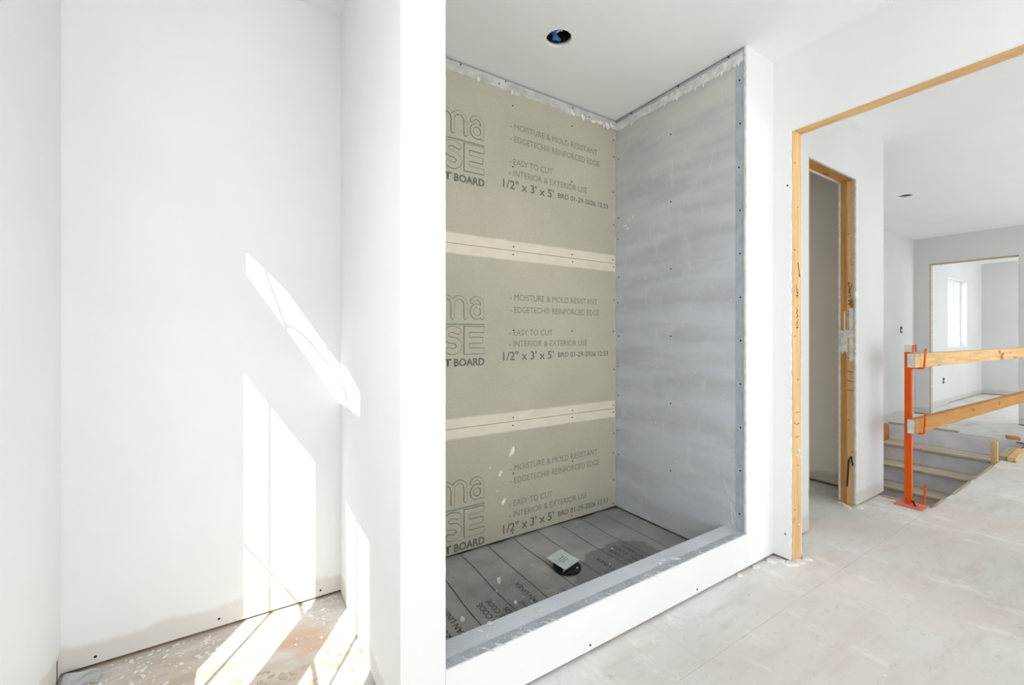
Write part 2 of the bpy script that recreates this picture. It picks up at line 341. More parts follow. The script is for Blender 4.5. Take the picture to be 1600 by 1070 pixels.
for i, (a, b) in enumerate(zj):
    cb = obj('cement_board', bev(B(.4665, 1.9765, 1.91, 1.9225, a, b), .0012), 'cement', ws)
    off = H+(i-1)*.914
    T = [('CEMENT', .60, .853, -.148, .037, 0, 'inkd'), ('BOARD', .865, 1.036, -.148, .037, 0, 'inkd')]
    for nm, wdt, mm, lift in (('printed_outline', 0, 'inkd', .0003), ('printed_letter_fill', -.0055, 'cement', .0021)):
        bm = bmesh.new()
        for st_, ww, rd in LOGO: stroke(bm, [(u, off+v) for u, v in st_], ww+wdt, 1.9097-lift, rd)
        obj(nm, bm, mm, cb)
    T += [('- MOISTURE & MOLD RESISTANT', 1.19, 1.82, .192, .034, 0, 'ink'), ('- EDGETECH® REINFORCED EDGE', 1.19, 1.835, .125, .034, 0, 'ink'),
          ('- EASY TO CUT', 1.185, 1.475, .003, .034, 0, 'ink'), ('- INTERIOR & EXTERIOR USE', 1.185, 1.735, -.057, .034, 0, 'ink'),
          ('1/2" x 3\' x 5\'', 1.147, 1.483, -.128, .046, 0, 'inkd'), ('BRD 01-29-2026 12:53', 1.515, 1.91, -.121, .029, 0, 'inkd')]
    for s_, u0, u1, vb, cap, ol, m_ in T:
        obj('printed_text', text_bm(s_, u0, u1, off+vb, cap, P, ol, bold=(.05 if s_ == 'BASE' else .03 if s_ in ('CEMENT', 'BOARD') else .035 if s_ in ('ma', 'Per') else .012 if m_ == 'inkd' else 0)), m_, cb, origin=((u0+u1)/2, 1.9096, off+vb))
    obj('printed_line', B(.475, 1.036, 1.9093, 1.9097, off+.054, off+.063), 'inkband', cb)
    pts = [(x+random.uniform(-.004, .004), 1.9102, zz) for x in (.80, 1.21, 1.62, 1.955) for zz in ((a+.02, (a+b)/2+.03, b-.02) if i < 2 else (a+.02, (a+b)/2, b-.12))]
    pts += [(1.96, 1.9102, a+(b-a)*.27), (1.96, 1.9102, a+(b-a)*.75)]
    stuff(obj('screw', dots(pts, (0, -1, 0), .0042), 'screw', cb))
sp = bmesh.new()
for x, z_, r, asp in ((1.205, .475, .013, .45), (1.13, .37, .009, .4), (1.07, .41, .005, .5), (1.15, .22, .009, .35), (1.11, .28, .004, 1), (1.0, 1.235, .004, 1.), (1.8, .30, .003, 1)):
    blob(sp, (x, 1.9098, z_), (0, -1, 0), r, .0015, 1/asp, .25)
stuff(obj('plaster_spatter', sp, 'mud', ws))
# shower right
wr = wall('wall_shower_right', [(1.99, 2.33, 1.098, 2.03, G, ZC), (1.977, 2.219, 1.085, 1.098, G, ZC), (2.219, 2.33, 1.007, 1.098, G, ZC)], 'white_clean', 'wall at the right of the shower, white outside, grey cement panel inside', [(2.0, 2.32, 1.1, 2.0, 0, G)])
pn = obj('cement_panel', B(1.977, 1.99, 1.0985, 1.9095, .02, ZC-.022), 'panel', wr)
obj('corner_bead', B(1.9755, 1.9775, 1.0985, 1.135, .172, ZC-.03), 'bead', wr)
stuff(obj('screw', dots([(1.9755, 1.117+random.uniform(-.006, .006), .25+k*.205) for k in range(11)], (-1, 0, 0), .0042), 'screw', wr))
stuff(obj('screw', dots([(1.977, y, z_) for y in (1.5, 1.885) for z_ in (.35, .72, 1.09, 1.46, 1.83, 2.2)]+[(1.977, 1.892, z_) for z_ in (.5, .9, 1.3, 1.7)], (-1, 0, 0), .0042), 'screw', wr))
obj('corner_compound', rag_v('x', 1.9755, 1.0905, .17, ZC-.003, .010, .002, .002, 160, -1), 'mud', wr)
obj('inside_corner_compound', rag_v('y', 1.91, 1.973, .03, 2.38, .006, .0015, .002, 120), 'mudgrey', ws)
# scratches and splashes on the right panel
sc = bmesh.new()
def scratch(y0, z0, y1, z1, wd=.0015):
    d = Vector((0, y1-y0, z1-z0)); n = Vector((0, -d.z, d.y)).normalized()*wd; a = Vector((1.9766, y0, z0)); b = a+d
    sc.faces.new([sc.verts.new(v) for v in (a-n, b-n*.3, b+n*.3, a+n)])
for _ in range(46):
    y, z_ = random.uniform(1.16, 1.86), random.choice((random.uniform(.3, 1.5), random.uniform(.3, 2.2))); an = random.gauss(1.1, .6); L = random.uniform(.015, .09)
    scratch(y, z_, y+math.cos(an)*L, z_+math.sin(an)*L, random.uniform(.0005, .0014))
scratch(1.27, 1.93, 1.235, 2.07, .0016); scratch(1.12, .19, 1.2, .40, .003); scratch(1.15, .19, 1.17, .36, .003); scratch(1.33, 1.82, 1.31, 1.9, .001)
for y, z_, r in ((1.80, 1.80, .012), (1.83, 1.77, .009), (1.77, 1.81, .01), (1.81, 1.75, .008), (1.35, .9, .006), (1.6, .6, .005)):
    blob(sc, (1.9766, y, z_), (-1, 0, 0), r, .001, 1.6)
for _ in range(40): blob(sc, (1.9766, random.uniform(1.15, 1.88), random.uniform(.1, 1.5)), (-1, 0, 0), random.uniform(.0015, .004), .0008)
stuff(obj('plaster_spatter', sc, 'mud', wr))
# compound strips at the shower ceiling
c1 = struct(obj('trim_1', wavy('x', .466, 1.977, 1.9095, 0.004, 2.390, 2.441, .004, 110, -1, .015), 'mudgrey'), 'band of joint compound along the top of the shower back wall')
bm = bmesh.new()
for x, z_, r in ((1.0, 2.395, .012), (1.08, 2.398, .01), (1.2, 2.39, .012), (1.62, 2.40, .016), (1.7, 2.395, .018), (1.78, 2.39, .015), (1.84, 2.40, .02), (1.9, 2.40, .022), (1.94, 2.41, .022), (1.87, 2.385, .01)):
    blob(bm, (x, 1.9055, z_), (0, -1, 0), r*.8, .002, 1.5, random.uniform(0, 3))
stuff(obj('compound_lump', bm, 'mud', c1))
stuff(obj('screw', dots([(.9, 1.9055, 2.436), (1.16, 1.9055, 2.435), (1.62, 1.9055, 2.43), (1.12, 1.9055, 2.41), (1.75, 1.9055, 2.41)], (0, -1, 0), .004), 'screw', c1))
c2 = struct(obj('trim_2', wavy('y', 1.0985, 1.905, 1.9768, .004, 2.382, 2.426, .003, 140, -1, .06), 'mud'), 'ragged white compound band along the top of the grey panel')
obj('ceiling_gap_board', B(1.979, 1.989, 1.0985, 1.9, 2.426, 2.447), 'dark', c2)
obj('exposed_edge', B(1.9755, 1.979, 1.0985, 1.9, 2.427, 2.443), 'bead', c2)
stuff(obj('screw', dots([(1.975, y, 2.44) for y in (1.17, 1.45, 1.78)], (-1, 0, 0), .005), 'screw', c2))

# ---- wide opening from the bathroom to the hall
wo = wall('wall_right', [(2.219, 2.2315, .05, 1.007, 2.08, ZC), (2.3175, 2.33, .05, 1.007, 2.08, ZC), (2.219, 2.33, -2.6, .05, G, ZC)], 'white_clean', 'white wall with the wide framed opening to the hall', [(2.23, 2.32, -2.6, .04, 0, G)])
d1 = sempty('door_1', (2.275, .55, 0), 'rough wooden framing of the wide opening to the hall')
obj('header', B(2.2325, 2.3165, .05, 1.0065, 2.085, 2.16), 'wy', d1)
s1 = obj('stud', bev(B(2.2325, 2.3165, 1.002, 1.0065, 0, 2.085), .001), 'wz', d1)
obj('stud', B(2.2325, 2.3165, .0505, .055, 0, 2.085), 'wz', d1)
Pj = lambda u, v, w_: (2.272-v+.012, 1.0014-w_, u)        # writing runs up the jamb
obj('marker_writing', text_bm('D.W.  30"', 1.13, 1.34, 0, .022, Pj), 'pen', s1)
bm = bmesh.new(); tube(bm, [(2.28, 1.001, 1.45), (2.30, 1.001, 1.38), (2.285, 1.001, 1.395)], .0015, 5); tube(bm, [(2.26, 1.001, .72), (2.295, 1.001, .72)], .0013, 5); tube(bm, [(2.26, 1.001, .66), (2.295, 1.001, .665)], .0013, 5); tube(bm, [(2.26, 1.001, .60), (2.295, 1.001, .60)], .0013, 5)
obj('pencil_mark', bm, 'pen', s1)
stuff(obj('screw', dots([(2.25+.03*(k % 2), 1.002, .25+k*.21) for k in range(9)], (0, -1, 0), .003), 'screw', s1))
bm = bmesh.new()
for x, z_, r in ((2.29, .53, .018), (2.30, .50, .014), (2.27, .51, .010), (2.29, .86, .006), (2.275, 1.09, .006), (2.29, .17, .010)): blob(bm, (x, 1.0015, z_), (0, -1, 0), r, .004, .6, 0)
stuff(obj('plaster_spatter', bm, 'mud', s1))
obj('edge_compound', rag_v('y', 1.007, 2.2265, .02, 2.07, .010, .0025, .002, 140), 'mud', d1)
obj('drywall_edge', rag_v('y', 1.007, 2.3235, .012, 2.08, .010, .002, .001, 60), 'mud', d1)
stuff(obj('screw', dots([(2.219, 1.03, .13), (2.219, 1.02, 1.82)], (-1, 0, 0), .004), 'screw', wr))
# ---- inner hall wall with closet door opening
wc = wall('wall_hall_closet', [(2.33, 2.65, 1.11, 1.1225, G, ZC), (3.295, 3.756, 1.11, 1.1225, G, ZC), (2.65, 3.295, 1.11, 1.1225, 2.09, ZC),
     (2.33, 2.65, 1.194, 1.206, G, ZC), (3.295, 3.756, 1.194, 1.206, G, ZC), (2.65, 3.295, 1.194, 1.206, 2.09, ZC), (3.62, 3.756, 1.206, 2.0, G, ZC), (3.744, 3.756, 1.1225, 1.206, G, ZC)], 'grey', 'grey-white hall wall around the narrow framed doorway',
     [(2.34, 2.65, 1.1225, 1.194, 0, G), (3.30, 3.74, 1.1225, 1.194, 0, G), (3.63, 3.74, 1.206, 2.0, 0, G)])
wall('wall_closet', [(2.33, 3.62, 1.98, 2.03, G, ZC), (3.612, 3.6195, 1.2065, 1.98, G+.01, ZC), (2.331, 2.338, 1.2065, 1.98, G, ZC)], 'closet', 'plain drywall inside the small dim room', [])
d2 = sempty('door_2', (2.97, 1.158, 0), 'rough wooden framing of the narrow doorway')
obj('header', B(2.6505, 3.2945, 1.123, 1.1935, 2.095, 2.17), 'wx2', d2)
obj('stud', B(2.6505, 2.6885, 1.123, 1.1935, 0, 2.095), 'wz', d2)
s2 = obj('stud', bev(B(3.2925, 3.33, 1.123, 1.160, 0, 2.095), .001), 'wz', d2)
s3 = obj('stud', bev(B(3.2955, 3.33, 1.1605, 1.1935, 0, 2.095), .001), 'wz2', d2)
Pk = lambda u, v, w_: (3.2918-w_, 1.157-v, u)
obj('marker_writing', text_bm('34" W', 1.22, 1.33, .002, .024, Pk), 'pen', s2)
bm = bmesh.new(); tube(bm, [(3.2915, 1.14, 1.34), (3.2915, 1.15, 1.44), (3.2915, 1.13, 1.42), (3.2915, 1.15, 1.37)], .0018, 5)
for z_ in (.86, .80, .74): tube(bm, [(3.2915, 1.124, z_), (3.2915, 1.157, z_+.004)], .0016, 5)
obj('pencil_mark', bm, 'pen', s2)
bm = bmesh.new(); tube(bm, [(3.290, 1.126, .26), (3.287, 1.135, .32), (3.288, 1.148, .29), (3.288, 1.152, .2), (3.290, 1.157, .12)], .004, 6); obj('dark_wire', bm, 'black', s2)
stuff(obj('screw', dots([(3.292, 1.13+.02*(k % 2), .35+k*.2) for k in range(8)], (-1, 0, 0), .003), 'screw', s2))
# white compound smeared over the mid stretch of the right jamb
bm = bmesh.new()
def smear(y0, y1, z0, z1, amp=.014, x=3.2915):
    n = 10; lo = [bm.verts.new((x-.001, y0+(y1-y0)*i/n, z0+random.uniform(-amp, amp))) for i in range(n+1)]; hi = [bm.verts.new((x-.001, y0+(y1-y0)*i/n, z1+random.uniform(-amp, amp))) for i in range(n+1)]
    for i in range(n): bm.faces.new((lo[i], lo[i+1], hi[i+1], hi[i]))
smear(1.124, 1.146, .93, 1.095); smear(1.126, 1.146, 1.125, 1.27, .004, 3.2911); smear(1.124, 1.192, 1.085, 1.13, .006, 3.2905); smear(1.155, 1.192, .98, 1.09, .014, 3.2908); smear(1.166, 1.176, 1.12, 1.25, .004, 3.2913)
obj('compound_smear', bm, 'mud', s2)
bm = rag_v('x', 3.295, 1.116, .02, 2.09, .012, .003, .002, 120); obj('edge_compound', bm, 'mud', d2)
obj('edge_compound', rag_v('x', 3.295, 1.200, .02, 2.09, .011, .003, .002, 120), 'mud', d2)
bm = bmesh.new(); blob(bm, (3.30, 1.1095, 1.36), (0, -1, 0), .02, .003, 1.5, 1.57); blob(bm, (3.30, 1.1095, .99), (0, -1, 0), .02, .003, 1.5, 1.57); stuff(obj('compound_lump', bm, 'mud', d2))
# ---- far walls
wall('wall_hall_far', [(2.33, 9.63, 2.03, 2.15, -2.6, ZC), (10.77, 11.9, 2.03, 2.15, G, ZC), (9.63, 10.77, 2.03, 2.15, G, .90), (9.63, 10.77, 2.03, 2.15, 2.05, ZC)], 'grey', 'light grey far wall behind the stairs and end room', [])
we = wall('wall_hall_end', [(8.02, 8.03, -2.6, 1.07, G, ZC), (8.02, 8.03, 1.873, 2.03, G, ZC), (8.02, 8.03, 1.07, 1.873, 2.09, ZC), (8.12, 8.13, -2.6, 1.07, G, ZC), (8.12, 8.13, 1.873, 2.03, G, ZC), (8.12, 8.13, 1.07, 1.873, 2.09, ZC), (8.03, 8.12, 1.06, 1.07, G, 2.09)], 'grey', 'light grey end wall of the hall with a framed opening', [(8.035, 8.115, -2.6, 1.05, 0, G)])
d3 = sempty('door_3', (8.075, 1.47, 0), 'thin wooden framing of the far opening')
obj('header', B(8.0305, 8.1195, 1.0705, 1.8725, 2.075, 2.089), 'wfar', d3); obj('stud', B(8.0305, 8.1195, 1.862, 1.8725, 0, 2.075), 'wfar', d3)
obj('stud', B(8.0305, 8.1195, 1.0705, 1.074, 0, 2.075), 'mud', d3)
wall('wall_end_room', [(11.78, 11.9, -2.6, 2.03, G, ZC)], 'grey', 'light grey wall at the end of the far room', [(11.79, 11.9, -2.6, 2.03, 0, G)])
# rear walls (behind the camera) with unseen window openings added for daylight
rb = []
for x0, x1, a, b in ((-.5, 2.219, -.42, 2.12), (2.33, 8.02, 3.0, 7.2), (8.13, 11.78, 8.7, 11.1)):
    rb += [(x0, a, -2.6, -2.48, G, ZC), (b, x1, -2.6, -2.48, G, ZC), (a, b, -2.6, -2.48, G, .12), (a, b, -2.6, -2.48, 2.30, ZC)]
wall('wall_rear', rb, 'white_clean', 'rear wall behind the viewer with windows added for daylight')
# ---- windows
w1 = sempty('window_1', (-.58, .58, .54), 'white window pair with eyebrow transom in the left wall')
x0 = -.58
yA, yB = -.06, 1.22
def arch(ya, yb, zb, zs, rise, n=24):
    return [(ya, zb)]+[(yb, zb)]+[(yb+(ya-yb)*i/n, zs+rise*math.sin(math.pi*i/n)) for i in range(n+1)]
tr_o = arch(.15, 1.04, 2.203, 2.30, .10)
obj('window_frame', curve_mesh([[(yA, .54), (yB, .54), (yB, 2.425), (yA, 2.425)], [(.662, .668), (1.053, .668), (1.053, 1.829), (.662, 1.829)], [(.015, .668), (.402, .668), (.402, 1.829), (.015, 1.829)], tr_o], .006, lambda u, v, w_: (x0+w_, u, v)), 'vinyl', w1)
for ya, yb in ((.662, 1.053), (.015, .402)):
    pn_ = obj('pane', B(x0-.002, x0+.002, ya-.001, yb+.001, .667, 1.83), 'glass', w1)
obj('pane', curve_mesh([tr_o], .002, lambda u, v, w_: (x0+w_, u, v)), 'glass', w1)
for ya, yb, ym in ((.662, 1.053, .916), (.015, .402, .21)):
    obj('muntin', Bs((x0-.004, x0+.004, ym-.005, ym+.005, .668, 1.829)), 'vinyl', w1); obj('muntin', B(x0-.004, x0+.004, ya, yb, 1.165, 1.175), 'vinyl', w1)
bm = bmesh.new(); cy = .595; tube(bm, [(x0, cy+.235*math.cos(math.pi*i/20), 2.203+.095*math.sin(math.pi*i/20)) for i in range(21)], .006, 6)
tube(bm, [(x0, .825, 2.215), (x0, .98, 2.37)], .006, 6); tube(bm, [(x0, .365, 2.215), (x0, .21, 2.37)], .006, 6); tube(bm, [(x0, cy, 2.295), (x0, cy, 2.40)], .004, 6)
obj('muntin', bm, 'vinyl', w1)
w2 = sempty('window_2', (10.2, 2.14, .9), 'narrow white window in the far room')
obj('window_frame', Bs((9.63, 9.70, 2.115, 2.15, .90, 2.05), (10.70, 10.77, 2.115, 2.15, .90, 2.05), (9.70, 10.70, 2.115, 2.15, .90, .97), (9.70, 10.70, 2.115, 2.15, 1.98, 2.05), (10.30, 10.42, 2.11, 2.15, .97, 1.98)), 'vinyl', w2)
obj('pane', B(9.70, 10.30, 2.13, 2.135, .97, 1.98), 'glass', w2); obj('pane', B(10.42, 10.70, 2.13, 2.135, .97, 1.98), 'glass', w2)
obj('reveal_lining', Bs((9.631, 9.64, 2.03, 2.115, .90, 2.05), (10.76, 10.769, 2.03, 2.115, .90, 2.05), (9.64, 10.76, 2.03, 2.115, .901, .91)), 'vinyl', w2)
obj('crank_handle', bev(B(9.72, 9.76, 2.09, 2.114, 1.10, 1.24), .004), 'steel', w2)
wi = 3
for a, b in ((-.42, 2.12), (3.0, 7.2), (8.7, 11.1)):  # unseen windows, put in to bring daylight into the rooms
    ww = sempty('window_%d' % wi, ((a+b)/2, -2.54, .45), 'wide white unseen rear window added for daylight'); wi += 1; n = max(2, round((b-a)/1.1)); st = (b-a)/n
    obj('window_frame', Bs((a, b, -2.56, -2.52, .12, .17), (a, b, -2.56, -2.52, 2.25, 2.30), *[(a+k*st-(0 if k == 0 else .025), a+k*st+(0 if k == n else .025), -2.56, -2.52, .17, 2.25) for k in range(n+1)]), 'vinyl', ww)
    for k in range(n): obj('pane', B(a+k*st+.025, a+(k+1)*st-.025, -2.542, -2.538, .17, 2.25), 'glass', ww)

# ------------------------------------------------------------------ shower curb, liner, drain
cu_ = thing('shower_curb', (1.22, 1.14, 0), 'low shower curb, white front and grey-blue top, between partition and wide opening', 'shower curb')
obj('curb_front', B(.467, 1.9765, 1.085, 1.0975, G, .166), 'white_clean', cu_)
obj('curb_core', B(.467, 1.9765, 1.0975, 1.188, 0, .160), 'plate', cu_)
bm = bmesh.new(); n = 60; rows = []
for i in range(n+1):
    x = .467+(1.9765-.467)*i/n; j = random.uniform(-.0012, .0012)
    rows.append([bm.verts.new(p) for p in ((x, 1.0835, .1665+j), (x, 1.0875, .1705), (x, 1.19, .1695), (x, 1.192, .16), (x, 1.192, .012))])
for r0, r1 in zip(rows, rows[1:]):
    for k in range(4): bm.faces.new((r0[k], r1[k], r1[k+1], r0[k+1]))
obj('curb_membrane', bm, 'curb', cu_)
obj('corner_bead', B(.467, 1.9765, 1.0835, 1.118, .1702, .1716), 'bead', cu_)
bm = dots([(.48+k*.0235, 1.1+random.uniform(-.001, .001), .1715) for k in range(40)], (0, 0, 1), .0022, .0006); stuff(obj('bead_hole', bm, 'mud', cu_))
bm = bmesh.new()
for x, y, r, a in ((.83, 1.155, .017, 1.1), (.74, 1.165, .006, 1), (.90, 1.15, .006, 1), (1.0, 1.105, .005, 1), (1.45, 1.14, .012, 1.6), (1.50, 1.12, .018, 2.2), (1.42, 1.13, .009, 1.5), (1.6, 1.13, .008, 1), (1.30, 1.13, .006, 1), (1.1, 1.16, .005, 1), (.62, 1.17, .01, 1.5), (.66, 1.185, .012, 1.3)):
    blob(bm, (x, y, .171), (0, 0, 1), r*.7, .002, a, random.uniform(1.2, 1.9))
for _ in range(150): blob(bm, (random.uniform(.5, 1.95), random.uniform(1.095, 1.185), .171), (0, 0, 1), random.choice((.0012, .0018, .003)), .001, 1.3, k=6)
for _ in range(36):
    x = .5+random.random()*1.45; blob(bm, (x, 1.0865, .1712), (0, 0, 1), random.uniform(.0015, .004), .001, random.uniform(3, 8), 1.57+random.uniform(-.06, .06))
stuff(obj('plaster_spatter', bm, 'mud', cu_))
stuff(obj('screw', dots([(1.0, 1.085, .03), (1.6, 1.085, .03)], (0, -1, 0), .004), 'screw', cu_))
# liner
bm = bmesh.new(); nx, ny = 90, 44; g = {}
def lz(x, y):
    e = min(1, max(0, (1.90-y)/.05))
    z_ = .007+.0035*math.sin(x*9+y*4)*math.sin(y*13-x*3)+.002*math.sin(x*31+y*17)
    dd = math.hypot(x-1.27, y-1.55); z_ -= .008*math.exp(-(dd/.12)**2)
    return max(.0025, z_)
for i in range(nx+1):
    for j in range(ny+1):
        x = .4672+(1.9762-.4672)*i/nx; y = 1.1925+(1.921-1.1925)*j/ny; z_ = lz(x, y)
        g[i, j] = bm.verts.new((x, y, z_))
for i in range(nx):
    for j in range(ny): bm.faces.new((g[i, j], g[i+1, j], g[i+1, j+1], g[i, j+1]))
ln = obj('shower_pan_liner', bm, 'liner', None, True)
tag(ln, 'dark grey vinyl shower pan liner printed with lines, covering the shower floor', 'shower liner')
def seam(x):
    bm = bmesh.new(); n = 40; r = []
    for i in range(n+1):
        y = 1.1925+.715*i/n; r.append([bm.verts.new((x+s_*.0022, y, lz(x, y)+.0009)) for s_ in (-1, 1)])
    for a, b in zip(r, r[1:]): bm.faces.new((a[0], a[1], b[1], b[0]))
    return bm
for k in range(9): obj('printed_line', seam(.59+k*.1555), 'inkl', ln)
def ltext(s_, xbase, y0, y1, cap):
    bm = text_bm(s_, y0, y1, 0, cap, lambda u, v, w_: (xbase-v, u, 0), bold=.01)
    for v in bm.verts: v.co.z = lz(v.co.x, v.co.y)+.0012
    obj('printed_text', bm, 'inkl', ln)
for x, lines in ((.59, (('PVC 20mil', .035, 1.30, 1.50, .026), ('SHOWER PAN LINER', .085, 1.22, 1.56, .026))),
                 (.745, (('& STANDARDS', .14, 1.22, 1.44, .024), ('RESIDENTIAL CODE', .105, 1.22, 1.52, .024), ('PLUMBING CODE', .065, 1.23, 1.52, .026))),
                 (.90, (('PVC 20mil', .06, 1.26, 1.44, .024), ('SHOWER PAN LINER', .115, 1.24, 1.56, .024))),
                 (1.055, (('PLUMBING', .06, 1.24, 1.40, .022), ('RESIDENTIAL', .1, 1.24, 1.42, .022), ('CODE', .135, 1.24, 1.36, .022))),
                 (1.365, (('PVC 20mil', .05, 1.22, 1.42, .022), ('SHOWER PAN LINER', .09, 1.2, 1.52, .022))),
                 (1.52, (('PLUMBING CODE', .05, 1.28, 1.55, .022), ('RESIDENTIAL CODE', .09, 1.26, 1.56, .022), ('& STANDARDS', .13, 1.30, 1.54, .022)))):
    for s_, dx_, y0, y1, cap in lines: ltext(s_, x+dx_, y0, y1, cap)
bm = bmesh.new()
for x, y, r, a in ((.95, 1.62, .012, 2.4), (.70, 1.47, .014, 1.6), (.76, 1.36, .012, 2), (.78, 1.34, .009, 2), (.905, 1.56, .005, 1), (.93, 1.45, .008, 1.6), (1.0, 1.26, .012, 1.4), (.88, 1.26, .008, 2.6), (1.0, 1.34, .008, .5), (.99, 1.42, .003, 1), (1.46, 1.45, .004, 1), (1.58, 1.55, .006, 1.4), (.60, 1.68, .003, 1), (.9, 1.35, .003, 1), (1.43, 1.31, .004, 1)):
    blob(bm, (x, y, lz(x, y)+.001), (0, 0, 1), r, .002, a, .3)
for _ in range(60):
    x, y = random.uniform(.5, 1.95), random.uniform(1.2, 1.89); blob(bm, (x, y, lz(x, y)+.0008), (0, 0, 1), random.uniform(.001, .0025), .001, 1.5, k=6)
stuff(obj('plaster_spatter', bm, 'mud', ln))
# drain
dr = thing('shower_drain', (1.27, 1.55, .004), 'square steel shower drain strainer lying askew on a black ring', 'drain')
bm = bmesh.new(); n = 40
for (r0, r1, z0, z1) in ((.036, .066, .0095, .018), (.030, .040, .0095, .024)):
    prof = [(r0, z0), (r1, z0), (r1, z1-.002), (r1-.002, z1), (r0, z1)]; R = []
    for k in range(n):
        a = k*2*math.pi/n; R.append([bm.verts.new((1.27+r*math.cos(a), 1.535+r*math.sin(a), z_)) for r, z_ in prof])
    for k in range(n):
        for q in range(5): bm.faces.new((R[k][q], R[(k+1) % n][q], R[(k+1) % n][(q+1) % 5], R[k][(q+1) % 5]))
ring = obj('drain_ring', bm, 'black', dr, False)
stuff(obj('bolt', dots([(1.27+.05*math.cos(a*1.57+.6), 1.535+.05*math.sin(a*1.57+.6), .018) for a in range(4)], (0, 0, 1), .005, .002, 8), 'steel', ring))
obj('drain_throat', Bs((1.245, 1.295, 1.51, 1.56, .008, .0095)), 'dark', dr)
PLM = Matrix.Translation((1.272, 1.565, .034)) @ Matrix.Rotation(math.radians(14), 4, 'Z') @ Matrix.Rotation(math.radians(7), 4, 'X')
def plate_pt(u, v, w_): return PLM @ Vector((u, v, w_))
hl = []
for j in range(3):
    for i in range(5):
        if j == 1: cx_, r_ = -.024+i*.012, .0045
        else:
            if i > 3: continue
            cx_, r_ = -.018+i*.012, .0045
        hl.append(circ(cx_, -.012+j*.012, r_, 8))
spl = obj('strainer_plate', curve_mesh([[(-.058, -.056), (.058, -.056), (.058, .056), (-.058, .056)]]+hl, .0018, plate_pt), 'steel', dr)
bm = bmesh.new(); bx(bm, -.034, .034, -.022, .022, -.009, -.0055, PLM); obj('strainer_basket', bm, 'black', spl)

# ------------------------------------------------------------------ recessed light openings
for i, (x, y) in enumerate(POT):
    th = thing('recessed_light_hole', (x, y, ZC), ('round hole in the shower ceiling with blue and white cables inside', 'small round light hole in the ceiling above the stairs')[i], 'light opening')
    bm = bmesh.new(); n = 28; R = []
    for k in range(n):
        a = k*2*math.pi/n; R.append([bm.verts.new((x+.064*math.cos(a), y+.064*math.sin(a), z_)) for z_ in (ZC+.0195, ZC+.10)])
    for k in range(n): bm.faces.new((R[k][0], R[(k+1) % n][0], R[(k+1) % n][1], R[k][1]))
    bm.faces.new([r[1] for r in R]); obj('housing', bm, 'dark', th)
    if i == 0:
        for q, (a, b) in enumerate(((( -.055, -.02, .05), (.03, .03, .045)), ((-.05, .0, .06), (.04, .045, .055)), ((-.04, -.035, .045), (.0, .04, .04)))):
            bm = bmesh.new(); tube(bm, [(x+a[0], y+a[1], ZC+a[2]-.02), (x+(a[0]+b[0])/2, y+(a[1]+b[1])/2, ZC+.012), (x+b[0], y+b[1], ZC+b[2]-.02)], .006, 8); obj('cable', bm, 'blue', th)
        bm = bmesh.new(); tube(bm, [(x+.0+.018*math.cos(t_), y-.005+.022*math.sin(t_), ZC+.012+.002*t_) for t_ in [1.2+k*.35 for k in range(11)]], .004, 8); obj('cable', bm, 'wire_white', th)['label'] = 'white looped cable'
        bm = bmesh.new(); rim = [blob(bm, (x+.058*math.cos(a), y+.058*math.sin(a), ZC-.0001), (0, 0, -1), random.uniform(.0015, .003), .0006, 1.5) for a in [k*.45 for k in range(14)]]
        stuff(obj('torn_paper_rim', bm, 'mud', th))

# ------------------------------------------------------------------ stairs
st = thing('staircase', (6.8, 1.44, 0), 'wooden staircase with grey-white risers going down beside the orange post', 'stairs')
RZ, RUN = .193, .25
for k in range(12):
    xr = 6.798-k*RUN; zt = -k*RZ
    top = zt-.018 if k == 0 else zt-.026
    obj('riser', B(xr-.006, xr+.006, .875, 1.955, zt-RZ+.0005, top), 'riser', st)
    obj('tread', bev(B(xr-RUN-.03, xr-.0065, .875, 1.955, zt-RZ-.025, zt-RZ), .006, 2), 'tread', st)
bm = bmesh.new(); 
def prof_prism(bm, pts, y0, y1):
    a = [bm.verts.new((x, y0, z_)) for x, z_ in pts]; b = [bm.verts.new((x, y1, z_)) for x, z_ in pts]
    bm.faces.new(a); bm.faces.new(b[::-1]); n = len(pts)
    for i in range(n): bm.faces.new((a[i], b[i], b[(i+1) % n], a[(i+1) % n]))
prof = [(6.79, -.02), (6.62, .03), (6.40, -.08), (3.75, -2.12), (3.75, -2.5), (6.79, -.30)]
prof_prism(bm, prof, 1.957, 2.028); obj('stringer', bm, 'wx2', st)
bm = bmesh.new(); prof_prism(bm, [(6.79, -.27), (3.8, -2.5), (3.75, -2.55), (6.79, -.45)], .852, .874); obj('stringer', bm, 'wx2', st)
wall('wall_stairwell', [(3.56, 3.68, .73, 2.03, -2.6, -.25), (3.68, 6.9, .73, .85, -2.6, -.25), (6.81, 6.93, .85, 2.03, -2.6, -.25)], 'grey', 'drywall lining of the stairwell below the floor')
struct(obj('trim_3', B(3.56, 6.93, .73, 2.03, -2.65, -2.6), 'floor'), 'lower floor at the foot of the stairs')
# raw edge pieces along the opening
bm = bmesh.new()
for (xa, xb, y, h) in ((3.72, 3.95, .846, .003), (4.12, 4.55, .843, .005), (4.7, 5.3, .846, .003)):
    rbox(bm, ((xa+xb)/2, y, .004+h/2), xb-xa, .014, .004, .01, .02)
for (ya, yb) in ((.86, .97), (1.0, 1.09)): rbox(bm, (3.673, (ya+yb)/2, .004), .022, yb-ya, .006, .03)
o = obj('plywood_edge_strip', bm, 'wfar'); tag(o, 'thin pale splintered strips along the near edge of the stair opening', 'edge strip'); o['kind'] = 'stuff'
o = tag(obj('floor_edge_board', bev(B(6.80, 6.86, 1.35, 1.96, .0005, .016), .002), 'wfar'), 'thin dark-edged board along the far top edge of the stairs', 'board')
